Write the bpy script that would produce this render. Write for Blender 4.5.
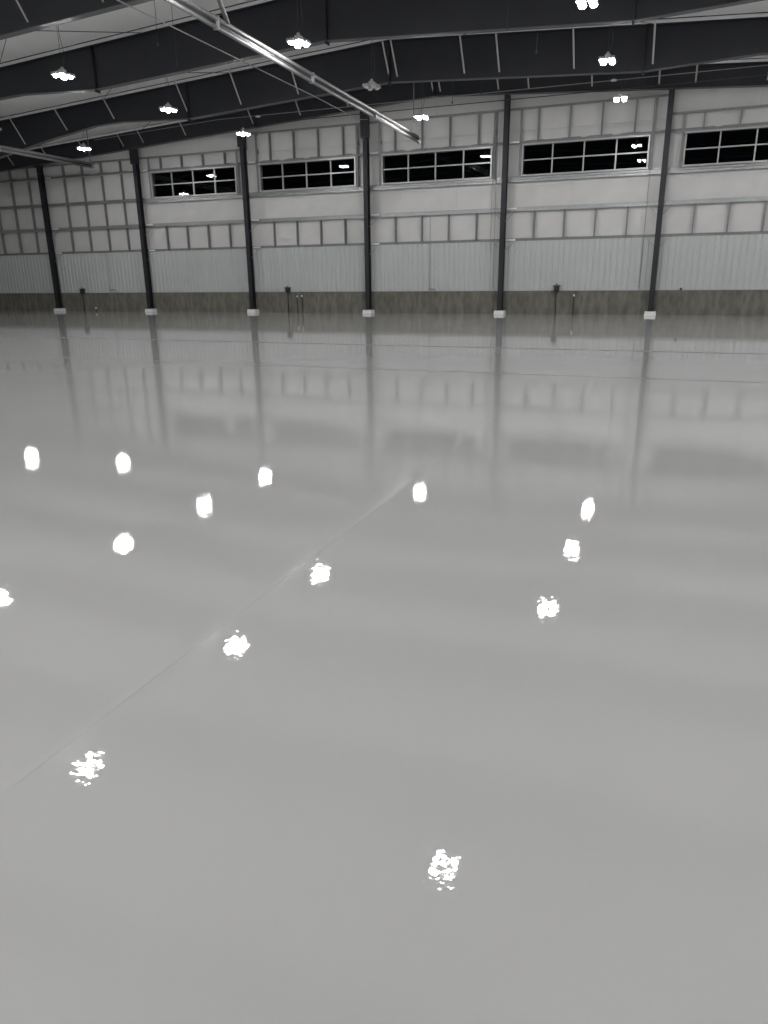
import bpy, math, random
from mathutils import Vector, Matrix
random.seed(7)
for o in list(bpy.data.objects):
    bpy.data.objects.remove(o, do_unlink=True)
S = bpy.context.scene
C = S.collection

# ------------------------------------------------------------------ camera, world, exposure
PITCH, ROLL, HEAD, FPX, EYE = math.radians(17.876), math.radians(-0.652), math.radians(21.541), 724.77, 1.52
fwd = Vector((-math.sin(HEAD) * math.cos(PITCH), math.cos(HEAD) * math.cos(PITCH), -math.sin(PITCH)))
rgt = Vector((math.cos(HEAD), math.sin(HEAD), 0))
upv = rgt.cross(fwd)
r2 = rgt * math.cos(ROLL) + upv * math.sin(ROLL)
u2 = upv * math.cos(ROLL) - rgt * math.sin(ROLL)
cam_d = bpy.data.cameras.new('camera')
cam = bpy.data.objects.new('camera', cam_d)
C.objects.link(cam)
cam_d.sensor_fit = 'VERTICAL'
cam_d.sensor_height = 36
cam_d.lens = 36 * FPX / 1024
cam_d.clip_end = 300
cam.matrix_world = Matrix(((r2.x, u2.x, -fwd.x, 0), (r2.y, u2.y, -fwd.y, 0), (r2.z, u2.z, -fwd.z, EYE), (0, 0, 0, 1)))
S.camera = cam

w = bpy.data.worlds.new('night')
S.world = w
w.use_nodes = True
w.node_tree.nodes['Background'].inputs[0].default_value = (0.02, 0.025, 0.04, 1)   # night outside
w.node_tree.nodes['Background'].inputs[1].default_value = 0.02

S.view_settings.view_transform = 'Standard'
S.view_settings.look = 'None'
S.view_settings.exposure = 0.15
S.view_settings.gamma = 1
S.view_settings.use_curve_mapping = False
LED = 290.0            # radiance of a lamp lens

# ------------------------------------------------------------------ materials
def mat(name, col, rough=0.6, metal=0.0, spec=0.5, var=0.0, vscale=3.0, bump=0.0, bscale=20.0, stretch=(1, 1, 1), coat=0):
    m = bpy.data.materials.new(name)
    m.use_nodes = True
    nt = m.node_tree
    b = nt.nodes['Principled BSDF']
    b.inputs['Base Color'].default_value = (*col, 1)
    b.inputs['Roughness'].default_value = rough
    b.inputs['Metallic'].default_value = metal
    b.inputs['Specular IOR Level'].default_value = spec
    if var or bump:
        tc = nt.nodes.new('ShaderNodeTexCoord')
        mp = nt.nodes.new('ShaderNodeMapping')
        mp.inputs['Scale'].default_value = stretch
        nt.links.new(tc.outputs['Object'], mp.inputs[0])
    if var:
        n = nt.nodes.new('ShaderNodeTexNoise')
        n.inputs['Scale'].default_value = vscale
        n.inputs['Detail'].default_value = 4
        nt.links.new(mp.outputs[0], n.inputs['Vector'])
        r = nt.nodes.new('ShaderNodeValToRGB')
        r.color_ramp.elements[0].position = 0.3
        r.color_ramp.elements[1].position = 0.7
        r.color_ramp.elements[0].color = (*[c * (1 - var) for c in col], 1)
        r.color_ramp.elements[1].color = (*[min(1, c * (1 + var)) for c in col], 1)
        nt.links.new(n.outputs[0], r.inputs[0])
        nt.links.new(r.outputs[0], b.inputs['Base Color'])
    if bump:
        n2 = nt.nodes.new('ShaderNodeTexNoise')
        n2.inputs['Scale'].default_value = bscale
        n2.inputs['Detail'].default_value = 3
        nt.links.new(mp.outputs[0], n2.inputs['Vector'])
        bp = nt.nodes.new('ShaderNodeBump')
        bp.inputs['Strength'].default_value = 1
        bp.inputs['Distance'].default_value = bump
        nt.links.new(n2.outputs[0], bp.inputs['Height'])
        nt.links.new(bp.outputs[0], b.inputs['Normal'])
    return m

M = {}
M['steel'] = mat('dark_painted_steel', (0.024, 0.0255, 0.032), 0.45, var=0.08, vscale=1.5)
M['flange'] = mat('dark_painted_flange', (0.085, 0.088, 0.095), 0.4, var=0.08, vscale=1.5)
M['column'] = mat('charcoal_column_paint', (0.017, 0.018, 0.023), 0.5, var=0.1, vscale=2)
M['strip'] = mat('pale_roof_strip', (0.90, 0.90, 0.90), 0.35, var=0.05, vscale=2)
M['black'] = mat('painted_gap_shade', (0.008, 0.008, 0.009), 0.7, var=0.1)  # near-black colour standing in for shade above the rafters
M['galv'] = mat('galvanised_steel', (0.40, 0.41, 0.42), 0.38, metal=0.55, var=0.12, vscale=5)
M['stud'] = mat('galvanised_stud', (0.26, 0.265, 0.27), 0.5, metal=0.2, var=0.12, vscale=5)
M['clip'] = mat('bright_zinc', (0.88, 0.88, 0.88), 0.4, metal=0.1, var=0.08)
M['insul'] = mat('white_vinyl_facing', (0.67, 0.665, 0.66), 0.42, var=0.05, vscale=1.2, bump=0.02, bscale=2.2)
M['liner'] = mat('white_roof_liner', (0.92, 0.92, 0.92), 0.5, var=0.03, vscale=0.8, bump=0.05, bscale=1.1)
M['rib'] = mat('pale_grey_liner_sheet', (0.535, 0.55, 0.555), 0.4, var=0.03, vscale=1.0)
M['concrete'] = mat('bare_concrete', (0.165, 0.16, 0.135), 0.85, var=0.3, vscale=2.6, bump=0.01, bscale=8, stretch=(2.2, 1, 0.7))
M['pier'] = mat('white_painted_concrete', (0.86, 0.86, 0.86), 0.5, var=0.05)
M['wallout'] = mat('outer_sheet', (0.45, 0.45, 0.45), 0.6, var=0.05)
M['sidewall'] = mat('side_wall_sheet', (0.72, 0.72, 0.71), 0.5, var=0.06)
M['alu'] = mat('window_aluminium', (0.50, 0.50, 0.50), 0.35, metal=0.3, var=0.06)
M['tube'] = mat('pale_metal_tube', (0.21, 0.21, 0.21), 0.42, metal=0.2, var=0.1)
M['brace'] = mat('pale_zinc_brace', (0.62, 0.62, 0.61), 0.4, metal=0.1, var=0.06)
M['wire'] = mat('dark_wire', (0.05, 0.05, 0.05), 0.5, var=0.1)
M['pwire'] = mat('pale_wire', (0.38, 0.38, 0.37), 0.4, metal=0.4, var=0.1)
M['dark'] = mat('dark_fitting', (0.03, 0.032, 0.032), 0.5, var=0.15)
M['lampbody'] = mat('lamp_housing', (0.55, 0.55, 0.55), 0.4, metal=0.2, var=0.05)
M['lensoff'] = mat('unlit_lens', (0.75, 0.75, 0.74), 0.35, var=0.03)
M['joint'] = mat('joint_filler', (0.20, 0.20, 0.195), 0.35, var=0.15, vscale=2)

def emit_mat(name, strength):
    m = bpy.data.materials.new(name)
    m.use_nodes = True
    nt = m.node_tree
    b = nt.nodes['Principled BSDF']
    b.inputs['Base Color'].default_value = (0.8, 0.8, 0.8, 1)
    b.inputs['Emission Color'].default_value = (1.0, 0.995, 0.985, 1)
    b.inputs['Emission Strength'].default_value = strength
    return m
M['led'] = emit_mat('lit_led_lens', LED)

def glass_mat():
    m = bpy.data.materials.new('window_glass')
    m.use_nodes = True
    nt = m.node_tree
    nt.nodes.clear()
    out = nt.nodes.new('ShaderNodeOutputMaterial')
    mix = nt.nodes.new('ShaderNodeMixShader')
    fr = nt.nodes.new('ShaderNodeFresnel')
    fr.inputs[0].default_value = 1.5
    tr = nt.nodes.new('ShaderNodeBsdfTransparent')
    tr.inputs[0].default_value = (0.75, 0.78, 0.78, 1)
    gl = nt.nodes.new('ShaderNodeBsdfGlossy')
    gl.inputs['Roughness'].default_value = 0.0
    nt.links.new(fr.outputs[0], mix.inputs[0])
    nt.links.new(tr.outputs[0], mix.inputs[1])
    nt.links.new(gl.outputs[0], mix.inputs[2])
    nt.links.new(mix.outputs[0], out.inputs[0])
    return m
M['glass'] = glass_mat()

def floor_mat():
    m = bpy.data.materials.new('glossy_grey_epoxy')
    m.use_nodes = True
    nt = m.node_tree
    b = nt.nodes['Principled BSDF']
    tc = nt.nodes.new('ShaderNodeTexCoord')
    n = nt.nodes.new('ShaderNodeTexNoise')
    n.inputs['Scale'].default_value = 0.35
    n.inputs['Detail'].default_value = 5
    nt.links.new(tc.outputs['Object'], n.inputs['Vector'])
    r = nt.nodes.new('ShaderNodeValToRGB')
    r.color_ramp.elements[0].position = 0.3
    r.color_ramp.elements[1].position = 0.7
    r.color_ramp.elements[0].color = (0.438, 0.438, 0.433, 1)
    r.color_ramp.elements[1].color = (0.472, 0.472, 0.466, 1)
    nt.links.new(n.outputs[0], r.inputs[0])
    nt.links.new(r.outputs[0], b.inputs['Base Color'])
    b.inputs['Roughness'].default_value = 0.015
    b.inputs['IOR'].default_value = 1.5
    # orange-peel of the poured coating: fine ripple plus slow undulation
    a = nt.nodes.new('ShaderNodeTexNoise')
    a.inputs['Scale'].default_value = 27
    a.inputs['Detail'].default_value = 2
    nt.links.new(tc.outputs['Object'], a.inputs['Vector'])
    c = nt.nodes.new('ShaderNodeTexNoise')
    c.inputs['Scale'].default_value = 0.9
    c.inputs['Detail'].default_value = 1
    nt.links.new(tc.outputs['Object'], c.inputs['Vector'])
    b1 = nt.nodes.new('ShaderNodeBump')
    b1.inputs['Distance'].default_value = 0.00031
    nt.links.new(a.outputs[0], b1.inputs['Height'])
    b2 = nt.nodes.new('ShaderNodeBump')
    b2.inputs['Distance'].default_value = 0.0015
    nt.links.new(c.outputs[0], b2.inputs['Height'])
    nt.links.new(b1.outputs[0], b2.inputs['Normal'])
    nt.links.new(b2.outputs[0], b.inputs['Normal'])
    return m
M['floor'] = floor_mat()
M['pjoint'] = M['floor'].copy()
M['pjoint'].name = 'pale_joint_filler'
for e in M['pjoint'].node_tree.nodes['Color Ramp'].color_ramp.elements:
    e.color = tuple(c * 1.015 for c in e.color[:3]) + (1,)

# ------------------------------------------------------------------ mesh helpers
class MB:
    def __init__(s):
        s.v, s.f, s.smooth = [], [], []
    def add(s, vs, fs, smooth=False):
        k = len(s.v)
        s.v += [tuple(q) for q in vs]
        s.f += [tuple(i + k for i in f) for f in fs]
        s.smooth += [smooth] * len(fs)
        return s
    def box(s, x0, x1, y0, y1, z0, z1):
        return s.add([(x0, y0, z0), (x1, y0, z0), (x1, y1, z0), (x0, y1, z0), (x0, y0, z1), (x1, y0, z1), (x1, y1, z1), (x0, y1, z1)],
                     [(0, 3, 2, 1), (4, 5, 6, 7), (0, 1, 5, 4), (1, 2, 6, 5), (2, 3, 7, 6), (3, 0, 4, 7)])
    def prism_y(s, poly, y0, y1):
        """polygon of (x, z) pushed along y"""
        n = len(poly)
        vs = [(x, y0, z) for x, z in poly] + [(x, y1, z) for x, z in poly]
        fs = [tuple(range(n)), tuple(reversed(range(n, 2 * n)))] + [(i, i + n, (i + 1) % n + n, (i + 1) % n) for i in range(n)]
        return s.add(vs, fs)
    def band(s, pts, t, y0, y1):
        """strip that follows (x, z) points, thickness t downwards, from y0 to y1"""
        n = len(pts)
        vs, fs = [], []
        for x, z in pts:
            vs += [(x, y0, z), (x, y1, z), (x, y1, z - t), (x, y0, z - t)]
        for i in range(n - 1):
            a, b = 4 * i, 4 * i + 4
            for k in range(4):
                fs.append((a + k, b + k, b + (k + 1) % 4, a + (k + 1) % 4))
        fs += [(0, 1, 2, 3), (4 * n - 1, 4 * n - 2, 4 * n - 3, 4 * n - 4)]
        return s.add(vs, fs)
    def tube(s, pts, r, n=8):
        pts = [Vector(q) for q in pts]
        vs, fs = [], []
        for i, q in enumerate(pts):
            d = (pts[min(i + 1, len(pts) - 1)] - pts[max(i - 1, 0)]).normalized()
            a = Vector((0, 0, 1)) if abs(d.z) < 0.9 else Vector((0, 1, 0))
            e1 = d.cross(a).normalized()
            e2 = d.cross(e1)
            for k in range(n):
                t = 2 * math.pi * k / n
                vs.append(q + (e1 * math.cos(t) + e2 * math.sin(t)) * r)
        for i in range(len(pts) - 1):
            for k in range(n):
                fs.append((i * n + k, i * n + (k + 1) % n, (i + 1) * n + (k + 1) % n, (i + 1) * n + k))
        fs += [tuple(reversed(range(n))), tuple(range((len(pts) - 1) * n, len(pts) * n))]
        return s.add(vs, fs, n > 6)
    def bar(s, a, b, wd, th):
        """flat bar of section wd x th between two points"""
        a, b = Vector(a), Vector(b)
        d = (b - a).normalized()
        e1 = d.cross(Vector((0, 1, 0)))
        e1 = (e1 if e1.length > 0.05 else d.cross(Vector((1, 0, 0)))).normalized() * wd / 2
        e2 = d.cross(e1).normalized() * th / 2
        vs = [p + i * e1 + j * e2 for p in (a, b) for i, j in ((-1, -1), (1, -1), (1, 1), (-1, 1))]
        return s.add(vs, [(3, 2, 1, 0), (4, 5, 6, 7), (0, 1, 5, 4), (1, 2, 6, 5), (2, 3, 7, 6), (3, 0, 4, 7)])
    def lathe(s, prof, cx=0, cy=0, n=14):
        """(r, z) profile round a vertical axis"""
        vs, fs = [], []
        for r, z in prof:
            for k in range(n):
                t = 2 * math.pi * k / n
                vs.append((cx + r * math.cos(t), cy + r * math.sin(t), z))
        for i in range(len(prof) - 1):
            for k in range(n):
                fs.append((i * n + k, i * n + (k + 1) % n, (i + 1) * n + (k + 1) % n, (i + 1) * n + k))
        fs += [tuple(reversed(range(n))), tuple(range((len(prof) - 1) * n, len(prof) * n))]
        return s.add(vs, fs, True)
    def mesh(s, name, m):
        me = bpy.data.meshes.new(name)
        me.from_pydata(s.v, [], s.f)
        me.polygons.foreach_set('use_smooth', s.smooth)
        me.materials.append(M[m])
        me.update()
        return me
    def build(s, name, m, parent=None, loc=(0, 0, 0)):
        return place(name, s.mesh(name, m), parent, loc)

def place(name, me, parent=None, loc=(0, 0, 0)):
    o = bpy.data.objects.new(name, me)
    C.objects.link(o)
    o.location = loc
    o.parent = parent
    return o

def tag(o, label=None, cat=None, group=None, kind=None):
    for k, v in (('label', label), ('category', cat), ('group', group), ('kind', kind)):
        if v:
            o[k] = v
    return o

def empty(name, loc, label, cat, group=None, kind=None):
    o = bpy.data.objects.new(name, None)
    C.objects.link(o)
    o.location = loc
    o.empty_display_size = 0.2
    return tag(o, label, cat, group, kind)

def copy_tree(o, parent=None):
    c = o.copy()
    C.objects.link(c)
    c.parent = parent
    for ch in list(o.children):
        copy_tree(ch, c)
    return c

# ------------------------------------------------------------------ the hall
BAY = 6.096
CELL = BAY / 5
X0 = -31.506                       # column line that shows furthest left
XC = [X0 + BAY * j for j in range(-1, 9)]
XL, XR = XC[0], XC[-1]             # side walls
RIDGE = X0 + 3.5 * BAY
YCOL, YG = 31.85, 32.10            # column centre line, girt faces
YB = -15.0                         # wall behind the camera
def roofz(x, base=9.40):
    return base - 0.060 * abs(x - RIDGE)
G1, G2, GS, GH = 2.98, 4.19, 5.36, 6.64

# floor with its saw-cut joints
fl = MB().add([(XL - .5, YB, 0), (XR + .5, YB, 0), (XR + .5, 32.5, 0), (XL - .5, 32.5, 0)], [(0, 1, 2, 3)]).build('floor', 'floor')
tag(fl, 'glossy pale grey epoxy floor mirroring the lamps and end wall', 'floor', kind='structure')
for y, wd, m in ((16.45, 0.16, 'joint'), (12.0, 0.05, 'joint')):
    MB().box(XL, XR, y - wd / 2, y + wd / 2, 0.0, 0.002).build('floor_joint', m, fl)
MB().box(-1.85, -1.81, YB, 31.0, 0.0, 0.0008).build('floor_joint', 'pjoint', fl)

# roof liner: one sheet each side of the ridge in every bay between the frames
ce = MB()
ce.band([(XL - .5, roofz(XL - .5) + .12), (RIDGE, roofz(RIDGE) + .12), (XR + .5, roofz(XR + .5) + .12)], 0.05, YB, 32.6)
ceil = ce.build('ceiling', 'wallout')
tag(ceil, 'low pitched roof lined with white insulation sheets', 'ceiling', kind='structure')
FY = [31.85 - 5.05 * k for k in range(0, 9)]
def sheet(xa, xb, ya, yb, nx, ny, sag):
    vs, fs = [], []
    for j in range(ny + 1):
        for i in range(nx + 1):
            u, v = i / nx, j / ny
            x = xa + (xb - xa) * u
            q = sag * (math.sin(math.pi * v)) * (0.6 + 0.4 * math.cos(2 * math.pi * u * nx / 2))
            vs.append((x, ya + (yb - ya) * v, roofz(x) - q))
    for j in range(ny):
        for i in range(nx):
            a = j * (nx + 1) + i
            fs.append((a, a + nx + 1, a + nx + 2, a + 1))
    return vs, fs
ys = FY + [YB]
edges = [32.5] + [y for y in FY[1:]] + [YB]
for a, b in zip(edges[:-1], edges[1:]):
    for xa, xb in ((XL - .4, RIDGE), (RIDGE, XR + .4)):
        vs, fs = sheet(xa, xb, b, a, 22, 4, 0.05)
        MB().add(vs, fs, True).build('liner_sheet', 'liner', ceil)

# end wall
wins = {1, 2, 3, 4, 5}
ow = MB()
for j in range(-1, 8):
    a = X0 + BAY * j
    b = a + BAY
    top = min(roofz(a), roofz(b))
    if j in wins:
        wa, wb = a + CELL * .5, a + CELL * 4.5
        ow.box(a, b, 32.34, 32.40, 0, 5.40)
        ow.box(a, wa, 32.34, 32.40, 5.40, 6.60)
        ow.box(wb, b, 32.34, 32.40, 5.40, 6.60)
        ow.prism_y([(a, 6.60), (b, 6.60), (b, roofz(b) + .1), (a, roofz(a) + .1)] if not a < RIDGE < b else
                   [(a, 6.60), (b, 6.60), (b, roofz(b) + .1), (RIDGE, roofz(RIDGE) + .1), (a, roofz(a) + .1)], 32.34, 32.40)
    else:
        ow.prism_y([(a, 0), (b, 0), (b, roofz(b) + .1), (a, roofz(a) + .1)], 32.34, 32.40)
wall = ow.build('wall_back', 'wallout')
tag(wall, 'white insulated end wall with steel girts, ribbed lower sheets and concrete base', 'wall', kind='structure')

def panel_mesh(wd, ht, bulge, key, cache={}):
    k = (round(wd, 3), round(ht, 3), key)
    if k not in cache:
        n = 4
        rnd = random.Random(str(k))
        vs, fs = [], []
        for j in range(n + 1):
            for i in range(n + 1):
                u, v = i / n, j / n
                d = bulge * math.sin(math.pi * u) * math.sin(math.pi * v) * rnd.uniform(.5, 1.3)
                vs.append((wd * u, -d, ht * v))
        for j in range(n):
            for i in range(n):
                a = j * (n + 1) + i
                fs.append((a, a + 1, a + n + 2, a + n + 1))
        k0 = len(vs)
        vs += [(0, .04, 0), (wd, .04, 0), (wd, .04, ht), (0, .04, ht)]
        fs.append((k0, k0 + 3, k0 + 2, k0 + 1))
        cache[k] = MB().add(vs, fs, True).mesh('insulation_panel', 'insul')
    return cache[k]
def panel(x, z, wd, ht, bulge=.035, y=32.26):
    place('insulation_panel', panel_mesh(wd - .012, ht - .012, bulge, random.randint(0, 2)), wall, (x + .006, y, z + .006))

def girt_mesh(name, length, ht, mt, deep=.16):
    b = MB()
    b.box(0, length, 0, .012, -ht, 0)               # inner face
    b.box(0, length, .012, deep, -.012, 0)          # web
    b.box(0, length, deep - .012, deep, 0, .07)     # outer lip
    b.box(0, length, .012, .03, -ht, -ht + .01)     # return
    return b.mesh(name, mt)
gm = {k: girt_mesh('girt', BAY, *k) for k in ((.045, 'stud'), (.10, 'galv'), (.16, 'galv'), (.08, 'stud'), (.06, 'stud'))}
def girt(j, z, k):
    place('girt', gm[k], wall, (X0 + BAY * j, YG, z))
stud_cache = {}
def stud(x, z0, z1, wd=.055, y=YG + .012, m='stud'):
    k = (round(z1 - z0, 3), wd, m)
    if k not in stud_cache:
        h = z1 - z0
        b = MB()
        b.box(-wd / 2, wd / 2, 0, .012, 0, h)
        b.box(-wd / 2, -wd / 2 + .012, .012, .15, 0, h)
        b.box(-wd / 2, wd / 2, .138, .15, 0, h)
        stud_cache[k] = b.mesh('stud', m)
    place('stud', stud_cache[k], wall, (x, y, z0))

# ribbed lower sheet of one bay: real trapezoid ribs
def rib_mesh(wd, z0, z1):
    pts = []
    n = 26
    p = wd / n
    for i in range(n):
        x = i * p
        pts += [(x, 0.0), (x + p * .62, 0.0), (x + p * .72, .022), (x + p * .90, .022)]
    pts.append((wd, 0.0))
    vs = [(x, y, z) for z in (z0, z1) for x, y in pts]
    k = len(pts)
    fs = [(i, i + 1, i + 1 + k, i + k) for i in range(k - 1)]
    return MB().add(vs, fs).mesh('ribbed_sheet', 'rib')
ribm = rib_mesh(BAY - .01, .95, G1 - .04)
concm = MB().box(0.004, BAY - .004, 32.06, 32.33, 0, .935).mesh('concrete_base', 'concrete')
capm = MB().box(0, BAY, 32.045, 32.14, .935, .952).mesh('base_flashing', 'stud')

for j in range(-1, 8):
    a = X0 + BAY * j
    place('concrete_base', concm, wall, (a, 0, 0))
    place('base_flashing', capm, wall, (a, 0, 0))
    place('ribbed_sheet', ribm, wall, (a + .005, 32.10, 0))
    girt(j, G1, (.045, 'stud'))
    girt(j, G2, (.10, 'galv'))
    for k in range(5):
        panel(a + CELL * k, G1, CELL, G2 - G1)
        if k:
            stud(a + CELL * k, G1, G2 - .1)
    gt = 7.91 if j in (2, 3, 4) else 7.28
    if j in wins:
        girt(j, GS, (.16, 'galv'))
        sp = random.uniform(.3, .7) * BAY
        panel(a, G2, sp, GS - G2, .02)
        panel(a + sp, G2, BAY - sp, GS - G2, .02)
        panel(a, GS, CELL * .5, GH - GS, .02)
        panel(a + CELL * 4.5, GS, CELL * .5, GH - GS, .02)
        girt(j, GH + .03, (.06, 'stud'))
        for x in (.5, 4.5):
            stud(a + CELL * (x + (-.06 if x < 1 else .06)), GS, gt, .09)
        zs = 7.10
        for k in range(5):
            if gt > 7.5:
                panel(a + CELL * k, GH, CELL, zs - GH, .03)
                panel(a + CELL * k, zs, CELL, gt - zs, .03)
            else:
                panel(a + CELL * k, GH, CELL, gt - GH, .03)
            if k:
                stud(a + CELL * k, GH, gt - .08)
    else:
        girt(j, GS + .03, (.08, 'stud'))
        girt(j, 6.69, (.06, 'stud'))
        for z0, z1 in ((G2, GS), (GS, 6.66), (6.66, 7.28)):
            for k in range(5):
                panel(a + CELL * k, z0, CELL, z1 - z0, .04)
                if k:
                    stud(a + CELL * k, z0, z1 - .06)
    girt(j, gt, (.08, 'stud'))
    # plain sheet up to the roof
    for xa, xb in ((a, a + BAY / 2), (a + BAY / 2, a + BAY)):
        MB().prism_y([(xa + .006, gt), (xb - .006, gt), (xb - .006, roofz(xb) + .02), (xa + .006, roofz(xa) + .02)], 32.24, 32.28).build('top_sheet', 'insul', wall)

# windows: frame, mullions and eight panes each
wdesc = {1: 'eight-pane black window furthest left in the end wall', 2: 'eight-pane black window second from the left in the end wall',
         3: 'eight-pane black window above the middle of the end wall, third from the left', 4: 'eight-pane black window reflecting lamps, fourth from the left',
         5: 'eight-pane black window cut by the right edge of the photo'}
z0, z1 = 5.40, 6.60
wn = CELL * 4
b = MB()
b.box(0, wn, 32.08, 32.36, z0 - .0, z0 + .06).box(0, wn, 32.08, 32.36, z1 - .06, z1)
b.box(0, .06, 32.08, 32.36, z0 + .06, z1 - .06).box(wn - .06, wn, 32.08, 32.36, z0 + .06, z1 - .06)
wfm = b.mesh('window', 'alu')
mvm = MB().box(-.025, .025, 32.12, 32.20, z0 + .06, z1 - .06).mesh('mullion', 'alu')
zm = (z0 + z1) / 2
mhm = MB().box(.06, wn - .06, 32.125, 32.195, zm - .022, zm + .022).mesh('mullion', 'alu')
pw = CELL - .05
pnm = MB().box(.0, pw, 32.155, 32.167, 0, zm - z0 - .08).mesh('pane', 'glass')
sillm = MB().box(-.1, wn + .1, 32.03, 32.10, z0 - .10, z0 - .04).mesh('sill', 'galv')
for n, j in enumerate(sorted(wins)):
    a = X0 + BAY * j + CELL * .5
    o = place('window_%d' % (n + 1), wfm, None, (a, 0, 0))
    tag(o, wdesc[j], 'window', 'night-black windows in the end wall', 'structure')
    for k in (1, 2, 3):
        place('mullion', mvm, o, (CELL * k, 0, 0))
    place('mullion', mhm, o)
    for k in range(4):
        for zz in (z0 + .06, zm + .022):
            place('pane', pnm, o, (CELL * k + .025, 0, zz))
    place('sill', sillm, o)

# side walls and the wall behind the camera (only light and reflections reach them)
for nm, x, lab in (('wall_left', XL, 'pale sheet side wall at the left eave'), ('wall_right', XR, 'pale sheet side wall at the right eave')):
    s = -1 if x < 0 else 1
    o = MB().box(min(x + s * .45, x + s * .5), max(x + s * .45, x + s * .5), YB, 32.5, 0, roofz(x) + .1).build(nm, 'sidewall')
    tag(o, lab, 'wall', kind='structure')
o = MB().prism_y([(XL - .5, 0), (XR + .5, 0), (XR + .5, roofz(XR + .5) + .1), (RIDGE, roofz(RIDGE) + .1), (XL - .5, roofz(XL - .5) + .1)], YB - .1, YB).build('wall_front', 'sidewall')
tag(o, 'pale sheet wall behind the viewer', 'wall', kind='structure')

# ------------------------------------------------------------------ wall columns
def endz(x):
    return 8.57 - 0.060 * abs(x - RIDGE)
cdesc = {0: 'dark steel column furthest left in view, on white pedestal', 1: 'dark steel column directly left of the leftmost window, thick collar at top',
         2: 'dark steel column between the first and second windows from the left', 3: 'dark steel column between second and third windows, passing behind the ceiling rail end',
         4: 'dark steel column between third and fourth windows, thin conduits beside it', 5: 'dark steel column between fourth and rightmost windows'}
pedm = MB()
pedm.add([(sx * (.22 if z < .12 else .205), sy * (.22 if z < .12 else .205), z) for z in (0, .12, .15) for sx, sy in ((-1, -1), (1, -1), (1, 1), (-1, 1))],
         [(0, 3, 2, 1), (8, 9, 10, 11)] + [(4 * r + i, 4 * r + (i + 1) % 4, 4 * r + 4 + (i + 1) % 4, 4 * r + 4 + i) for r in (0, 1) for i in range(4)])
pedm = pedm.mesh('pedestal', 'pier')
plm = MB().box(-.15, .15, -.17, .17, .15, .175).mesh('base_plate', 'column')
clipm = MB().box(.10, .50, -.04, -.025, -.05, .02).box(.10, .50, -.025, .0, .01, .02).mesh('girt_clip', 'clip')
kbm = {s: MB().bar((s * .07, -.02, -.42), (s * .42, .14, -.06), .03, .008).mesh('flange_brace', 'galv') for s in (-1, 1)}
for j in range(-1, 9):
    x = X0 + BAY * j
    if j in (-1, 8):
        continue
    if j == 6 or j == 7:
        lab = 'dark steel end-wall column beyond the right edge of the photo, %s from the corner' % ('second' if j == 6 else 'first')
    else:
        lab = cdesc[j]
    r = empty('steel_column', (x, YCOL, 0), lab, 'column', 'dark columns along the end wall')
    zt = endz(x) - .035
    hb = MB()
    hb.box(-.10, .10, -.13, -.114, .175, zt).box(-.10, .10, .114, .13, .175, zt).box(-.006, .006, -.114, .114, .175, zt)
    hb.build('shaft', 'column', r)
    place('pedestal', pedm, r)
    place('base_plate', plm, r)
    if j in (0, 1, 2, 3):
        zb = {0: 7.15, 1: 6.95, 2: 7.3, 3: 7.25}[j]
        MB().box(-.19, .15, -.15, -.131, zb, zt).box(-.19, -.17, -.131, .10, zb, zt).box(.13, .15, -.131, .10, zb, zt).build('top_collar', 'column', r)
    for z in (G1 + .02, G2 + .02, GH + .04):
        if j < 5:
            place('girt_clip', clipm, r, (0, .21, z))
    for z in (G1 - .02, G2 - .06):
        for s in (-1, 1):
            place('flange_brace', kbm[s], r, (0, .10, z))

# ------------------------------------------------------------------ roof frames
H = XR - RIDGE
def mirror(pts):           # (distance from ridge, z) -> full x list
    return [(RIDGE - d, z) for d, z in reversed(pts)] + [(RIDGE + d, z) for d, z in pts if d > 0]
bot = [(0, 8.02), (8.4, 7.54), (10.2, 7.62), (11.6, 7.68), (13.0, 7.63), (15.2, 7.34), (16.8, 7.08), (H - 1.4, 5.55)]
endb = [(0, 8.57), (H - .6, endz(XR - .6))]
TOPS = 9.27
fdesc = ['dark steel roof frame against the top of the end wall', 'dark tapered roof frame second from the end wall, with pale braces at the roof ridge',
         'dark deep roof frame third from the end wall, smooth web without braces', 'dark roof frame crossing the top left corner of the photo',
         'fifth dark roof frame from the end wall, mirrored in the floor', 'sixth dark roof frame from the end wall, above the near floor',
         'seventh dark roof frame from the end wall, overhead of the viewer', 'eighth dark roof frame from the end wall, behind the viewer', 'ninth dark roof frame from the end wall, behind the viewer']
bx2 = [-27.1, -24.7, -22.2, -18.6, -16.2, -13.76, -10.19, -9.89, -7.49, -6.30, -3.88, -1.5, 1.9, 4.3]
bx3 = [-33.2, -30.8, -28.4, -26.0, -24.8, -22.35, -18.7, -16.3, -14.0, -10.2, -9.9, -7.5, -6.3, -3.9, -1.5, -.25, 2.1, 4.5]
def lerp(pts, x):
    d = abs(x - RIDGE)
    for (a, za), (b, zb) in zip(pts[:-1], pts[1:]):
        if a <= d <= b:
            return za + (zb - za) * (d - a) / (b - a)
    return pts[-1][1]
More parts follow.
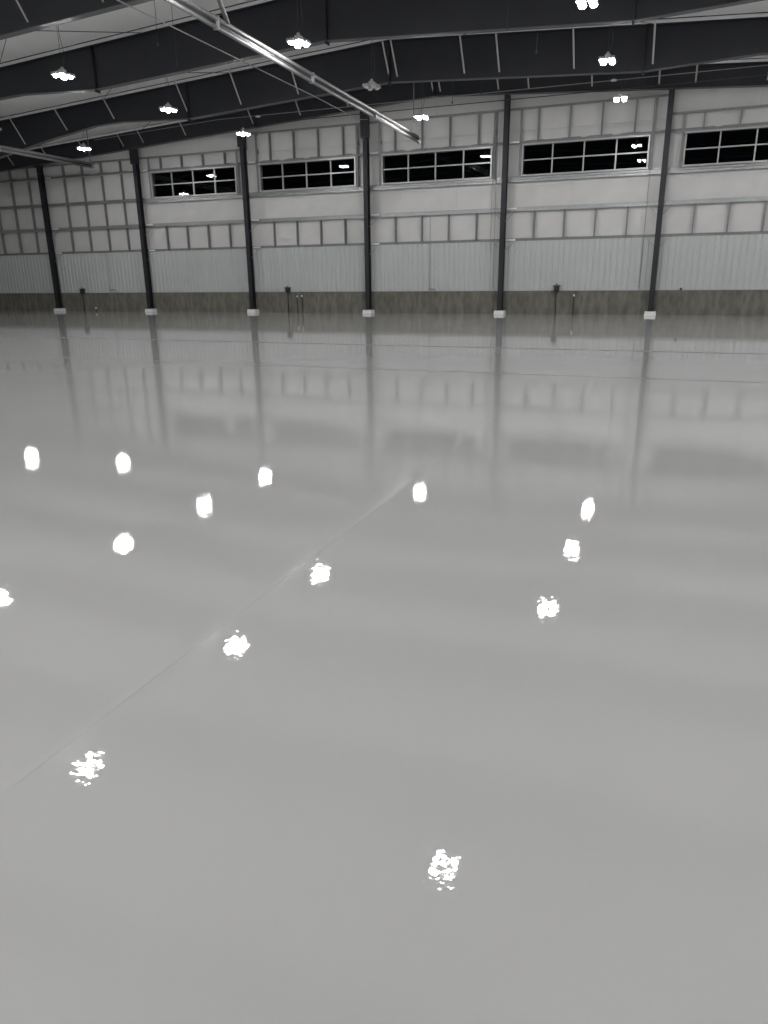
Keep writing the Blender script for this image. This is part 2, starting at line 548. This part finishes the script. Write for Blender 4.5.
def frame_parts(kind):
    pr = endb if kind == 'end' else bot
    e = pr[-1][0]
    bp = mirror(pr)
    tp = [(RIDGE - e, roofz(RIDGE - e, TOPS)), (RIDGE, TOPS), (RIDGE + e, roofz(RIDGE + e, TOPS))]
    out = {}
    out['web'] = [MB().prism_y(bp + list(reversed(tp)), -.006, .006).mesh('web', 'steel')]
    out['bottom_flange'] = [MB().band(bp, .02, -.11, .11).mesh('bottom_flange', 'flange')]
    out['top_flange'] = [MB().band([(x, z + .02) for x, z in tp], .02, -.11, .11).mesh('top_flange', 'steel')]
    out['top_strip'] = [MB().band([(x, z + .105) for x, z in tp], .085, -.14, .14).mesh('top_strip', 'strip')]
    out['roof_gap_shade'] = [MB().band([(x, z + .175) for x, z in tp], .07, -.155, .155).mesh('roof_gap_shade', 'black')]  # black strip painted in as the shadow gap between rafter and roof
    sp = []
    for d in ((0, -8.4, 8.4) if kind != 'end' else (0, -8.4, 8.4, -16, 16)):
        x = RIDGE + d
        zb, zt = lerp(pr, x), roofz(x, TOPS)
        q = MB().box(x - .022, x + .022, -.105, -.007, zb, zt).box(x - .022, x + .022, .007, .105, zb, zt)
        if kind != 'end':
            q.box(x - .022, x + .022, -.11, .11, zb - .09, zb - .02)
        sp.append(q.mesh('splice_plate', 'column'))
    out['splice_plate'] = sp
    if kind != 'end':
        lg = []
        for s in (-1, 1):
            x = RIDGE + s * (H - 1.4)
            q = MB().prism_y([(x, 0), (x + s * .75, 0), (x + s * 1.4, 5.5), (x + s * 1.4, roofz(x + s * 1.4, TOPS)), (x, roofz(x, TOPS))][::s], -.1, .1)
            lg.append(q.mesh('leg', 'steel'))
        out['leg'] = lg
    return out
fp = {k: frame_parts(k) for k in ('main', 'end')}
def braces(xs, pr, drop=0.0):
    res = []
    for x in xs:
        zb = lerp(pr, x) + .16
        zt = roofz(x, TOPS) - .06
        b = MB()
        dz = zt - zb
        dy = -min(.72, dz * .85)
        b.bar((x, dy, zt), (x, -.012, zb), .055, .006)
        b.bar((x + .024, dy - .02, zt), (x + .024, -.032, zb), .006, .045)
        res.append(b.mesh('flange_brace', 'brace'))
    return res
br2, br3 = braces(bx2, bot), braces(bx3, endb)
for k, y in enumerate(FY):
    r = empty('roof_frame', (0, y, 0), fdesc[k], 'roof frame', 'dark steel frames under the roof')
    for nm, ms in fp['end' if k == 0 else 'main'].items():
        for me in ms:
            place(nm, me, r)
    if k != 2:
        for me in (br3 if k == 0 else br2):
            place('flange_brace', me, r)

# ------------------------------------------------------------------ high-bay lamps
LZ = 6.94
def lamp_parts(lit):
    p = {}
    q = MB()
    q.box(-.07, .07, -.07, .07, .075, .17).box(-.03, .03, -.03, .03, .17, .23)
    q.bar((-.17, -.2, .065), (.17, .2, .065), .05, .02).bar((-.17, .2, .065), (.17, -.2, .065), .05, .02)
    p['driver_box'] = [(q.mesh('driver_box', 'lampbody'), (0, 0, 0))]
    q = MB().box(-.088, .088, -.10, .10, .015, .05)
    for i in range(5):
        q.box(-.08 + .036 * i, -.066 + .036 * i, -.095, .095, .05, .085)
    hm = q.mesh('heat_sink', 'lampbody')
    q = MB().lathe([(.02, -.034), (.052, -.028), (.07, -.012), (.074, .014)], n=14)
    lm = q.mesh('led_lens', 'led' if lit else 'lensoff')
    p['led_module'] = [(hm, lm, (sx * .115, sy * .145, 0)) for sx in (-1, 1) for sy in (-1, 1)]
    return p
LP = {True: lamp_parts(True), False: lamp_parts(False)}
def wires(h):
    c = MB().tube([(0, 0, .23), (0, 0, h)], .006, 5).mesh('suspension_cable', 'wire')
    pts = []
    for i in range(13):
        t = i / 12
        pts.append((.10 * math.sin(t * 3.1) + .05 * math.sin(t * 11), .03 * math.sin(t * 7), .17 + (h - .17) * t))
    d = MB().tube(pts, .007, 5).mesh('power_cord', 'wire')
    return c, d
def lamp(x, y, lit, label, z=LZ):
    r = empty('high_bay_lamp', (x, y, z), label, 'lamp', 'high-bay lamps hanging from the roof')
    r.rotation_euler.z = random.choice((0, .05, -.06))
    for me, l in LP[lit]['driver_box']:
        place('driver_box', me, r, l)
    for hm, lm, l in LP[lit]['led_module']:
        o = place('heat_sink', hm, r, l)
        place('led_lens', lm, o)
    c, d = wires(roofz(x) - z - .03)
    place('suspension_cable', c, r)
    place('power_cord', d, r)
LY = [27.39 - 4.664 * k for k in range(8)]
rows = {'A': (-2.43, 'row right of the ridge'), 'B': (-9.21, 'row along the rail'), 'C': (-16.55, 'row left of the ridge'),
        'D': (-24.47, 'far left row'), 'E': (-31.2, 'row by left wall'), 'F': (4.6, 'row outside right edge'), 'G': (11.8, 'row by right wall')}
inview = {('A', 0): 'lit lamp hanging in front of the wall above the fourth window', ('A', 1): 'lit lamp hanging before the second roof frame at upper right',
          ('A', 2): 'brightest lit lamp at the top edge of the photo, right of centre', ('B', 0): 'lit lamp hanging beside the ceiling rail end, above the third window',
          ('B', 1): 'unlit pale four-panel lamp above the ceiling rail', ('B', 2): 'lit lamp hanging just right of the long ceiling rail, upper middle',
          ('C', 0): 'lit lamp in front of a column top, left of the second window', ('C', 1): 'lit lamp before the second roof frame at upper left, left of its splice',
          ('C', 2): 'lit lamp before the deep third roof frame near the upper left corner', ('D', 0): 'lit lamp hanging near the end of the short left rail'}
off = {('B', 1), ('A', 3), ('D', 1), ('D', 2)}
ordn = ['nearest', 'second from', 'third from', 'fourth from', 'fifth from', 'sixth from', 'seventh from', 'eighth from']
for rn, (x, where) in rows.items():
    for k, y in enumerate(LY if rn != 'E' else LY[:1]):
        lit = (rn, k) not in off
        lab = inview.get((rn, k)) or '%s lamp out of frame, %s the end wall, %s' % ('lit' if lit else 'unlit', ordn[k], where)
        if (rn, k) == ('E', 0):
            lamp(-27.94, 25.2, True, lab, 6.4)
        else:
            lamp(-17.0 if (rn, k) == ('C', 3) else x, 8.45 if k == 4 else y, lit, lab)

# ------------------------------------------------------------------ suspended rails, poles, rods and wires
def rail(x, y0, y1, z, label, posts, drop=.12):
    r = empty('suspended_rail', (x, y1, z), label, 'rail')
    L = y0 - y1
    MB().tube([(0, 0, 0), (0, L, drop)], .05, 10).build('upper_pipe', 'tube', r)
    MB().tube([(-.03, 0, -.15), (-.03, L, drop - .15)], .045, 10).build('lower_pipe', 'tube', r)
    MB().bar((-.02, .01, -.075), (-.02, L, drop - .075), .06, .012).build('web_strip', 'dark', r)
    n = max(1, int(-L / 4.5))
    for i in range(n + 1):
        t = (i + .02) / n
        yy, zz = L * min(t, .995), drop * t
        MB().box(-.09, .055, yy - .025, yy + .025, zz - .20, zz + .055).build('bracket', 'galv', r)
    for yy, zt in posts:
        t = (yy - y1) / L
        MB().tube([(0, yy - y1, drop * t + .05), (0, yy - y1, zt - z)], .022, 8).build('hanger_post', 'tube', r)
    return r
r1 = rail(-9.85, 2.0, 29.2, 6.60, 'long twin-pipe rail hung under the ridge, from top edge towards the third window',
          [(28.4, 9.2), (11.65, 8.0), (6.6, 8.0)], .5)
MB().tube([(.03, 15.9 - 29.2, .26), (.12, 15.9 - 29.2 - 1.1, 1.42)], .05, 8).build('hanger_brace', 'tube', r1)
MB().tube([(-.25, 14.6 - 29.2, .42), (-.06, 15.75 - 29.2, .26)], .035, 8).build('side_brace', 'tube', r1)
MB().box(-.14, .14, -.80 - .02, -.80 + .02, 1.75, 1.80).build('hanger_crossbar', 'lampbody', r1)
r2_ = rail(-26.7, 9.0, 30.4, 6.85, 'short twin-pipe rail at the far left, ending near the leftmost columns', [(30.2, 8.4), (21.7, 7.2)], 0.06)

def wire(name, pts, r, m, label, cat):
    return tag(MB().tube(pts, r, 6).build(name, m), label, cat)
wire('steel_cable', [(-11.75, 4, 7.25), (-11.75, 14, 7.2), (-11.78, 24, 7.2), (-12.1, 28.5, 7.3), (-13.0, 31.6, 7.9)], .014, 'pwire', 'thin pale cable running beside the long ceiling rail', 'cable')
wire('conduit', [(-16.5, 31.36, 8.08), (6, 31.36, 8.06)], .018, 'wire', 'thin dark conduit crossing the top of the end wall', 'conduit')
wire('conduit', [(-27.0, 30.98, 8.0), (-20.0, 30.98, 8.33), (6, 30.98, 8.27)], .012, 'pwire', 'thin pale conduit strung before the furthest roof frame', 'conduit')
def sensor(x, label):
    r = empty('ceiling_sensor', (x, 30.98, 8.30), label, 'sensor')
    MB().lathe([(.02, -.035), (.10, -.03), (.12, 0), (.06, .025), (.02, .04)], n=12).build('cover', 'lensoff', r)
    MB().tube([(0, 0, .03), (0, 0, roofz(x) - 8.32)], .008, 5).build('stem', 'wire', r)
sensor(-3.04, 'small white oval sensor above the lamp over the fourth window')
sensor(-17.93, 'small white oval sensor above the lamp left of the second window')

# crossed tie rods under the roof liner
rods = [(-22.5, -16.4, 1, 'left'), (-7.6, -1.5, 1, 'right'), (-22.5, -16.4, 2, 'left'), (-1.5, 4.6, 2, 'right'), (-16.4, -10.3, 3, 'middle'), (-24.7, -18.6, 0, 'left')]
names = ['between the two furthest frames', 'between second and third furthest frames', 'between third and fourth furthest frames', 'between fourth and fifth furthest frames']
for a, b, k, wh in rods:
    ya, yb = FY[k] - .2, FY[k + 1] + .2
    r = empty('tie_rods', ((a + b) / 2, (ya + yb) / 2, roofz((a + b) / 2) - .2),
              'crossed tie rods, roof %s, %s' % (wh, names[k]), 'tie rods')
    cx, cy, cz = r.location
    for p, q in (((a, ya), (b, yb)), ((a, yb), (b, ya))):
        MB().tube([(p[0] - cx, p[1] - cy, roofz(p[0]) - .16 - cz), (q[0] - cx, q[1] - cy, roofz(q[0]) - .16 - cz)], .011, 5).build('rod', 'wire', r)
# loose drop wires
for n, (x, y, zb, lab) in enumerate([(-4.9, 21.5, 7.7, 'thin drop wire hanging left of the upper right lamp'), (-4.2, 22.0, 7.2, 'thin drop wire hanging nearest the upper right lamp'),
                                     (-14.5, 20.5, 7.6, 'thin drop wire hanging before the left slope of the roof'), (-7.6, 29.5, 8.0, 'thin drop wire hanging near the ridge before the end wall'),
                                     (-12.9, 17.5, 7.2, 'thin drop wire left of the long ceiling rail'), (-9.0, 30.5, 8.0, 'thin drop wire above the third window')]):
    r = empty('drop_wire', (x, y, zb), lab, 'wire')
    h = roofz(x) - zb - .04
    MB().tube([(0, 0, 0), (.03, 0, h * .4), (-.02, .02, h * .7), (0, 0, h)], .007, 5).build('wire', 'wire', r)
    MB().lathe([(.012, -.05), (.03, -.04), (.03, .02), (.012, .03)], n=8).build('end_plug', 'dark', r)

# ------------------------------------------------------------------ small fittings on the wall
def hydrant(x, label, s=1):
    r = empty('wall_hydrant', (x, 31.98, 0), label, 'hydrant')
    MB().tube([(0, 0, 0), (0, 0, .92)], .026, 8).build('riser_pipe', 'wire', r)
    MB().box(-.10, .10, -.05, .09, .92, 1.12).box(-.15, .15, -.04, .08, 1.12, 1.16).box(-.05, .05, -.12, -.05, .96, 1.06).build('valve_box', 'dark', r)
    MB().tube([(.06 * s, -.03, .96), (.17 * s, -.05, .93), (.22 * s, -.05, .86)], .022, 6).build('outlet', 'dark', r)
    MB().lathe([(.012, 0), (.07, .005), (.07, .02), (.012, .03)], 0, 0, 10).build('hand_wheel', 'dark', r, (0, 0, 1.19))
    MB().tube([(0, 0, 1.15), (0, 0, 1.2)], .012, 6).build('valve_stem', 'dark', r)
hydrant(-29.9, 'dark valve box on a pipe, right of the leftmost column')
hydrant(-17.44, 'dark valve box on a pipe, below the second window')
hydrant(-4.80, 'dark valve box on a pipe, below the fourth window', -1)
def stub(x, h, label):
    r = empty('pipe_stub', (x, 31.97, 0), label, 'pipe')
    MB().tube([(0, 0, 0), (0, 0, h)], .022, 8).build('pipe', 'dark', r)
    MB().lathe([(.02, h - .02), (.038, h - .01), (.038, h + .05), (.02, h + .06)], n=8).build('cap', 'clip', r)
stub(-16.93, .72, 'thin upright pipe stub near the valve box below second window, left of a pair')
stub(-16.68, .74, 'thin upright pipe stub near the valve box below second window, right of a pair')
stub(-4.07, .74, 'thin upright pipe stub with bright cap below the fourth window')
stub(-29.1, .14, 'short dark pipe stub at the wall foot near the leftmost valve box')
def vconduit(x, z0, z1, label, foot=.25):
    r = empty('wall_conduit', (x, 32.07, z0), label, 'conduit')
    MB().tube([(0, 0, 0), (0, 0, z1 - z0)], .011, 6).build('pipe', 'stud', r)
    if foot:
        MB().box(-.05, foot, -.02, .025, -.05, 0).build('junction_box', 'stud', r)
vconduit(-10.36, 1.06, 4.08, 'thin upright conduit on the ribbed wall below the third window')
vconduit(-28.05, 1.12, 2.95, 'thin upright conduit on the ribbed wall between the two leftmost columns', .3)
vconduit(-7.52, 1.05, 7.85, 'thin dark conduit just left of the column between third and fourth windows', 0)
vconduit(-7.68, 2.6, 7.0, 'thinner dark conduit, outer one left of the column between third and fourth windows', 0)
vconduit(-1.55, 1.05, 5.3, 'thin conduit left of the column before the rightmost window', 0)
r = empty('wall_socket', (0.02, 32.02, .97), 'small dark socket on the concrete top, right of the column before the rightmost window', 'socket')
MB().box(-.04, .04, -.0, .03, -.02, .07).build('box', 'dark', r)
MB().tube([(0, .01, -.02), (.05, .01, -.12), (.16, .01, -.18), (.2, .01, -.1)], .008, 5).build('cord', 'dark', r)
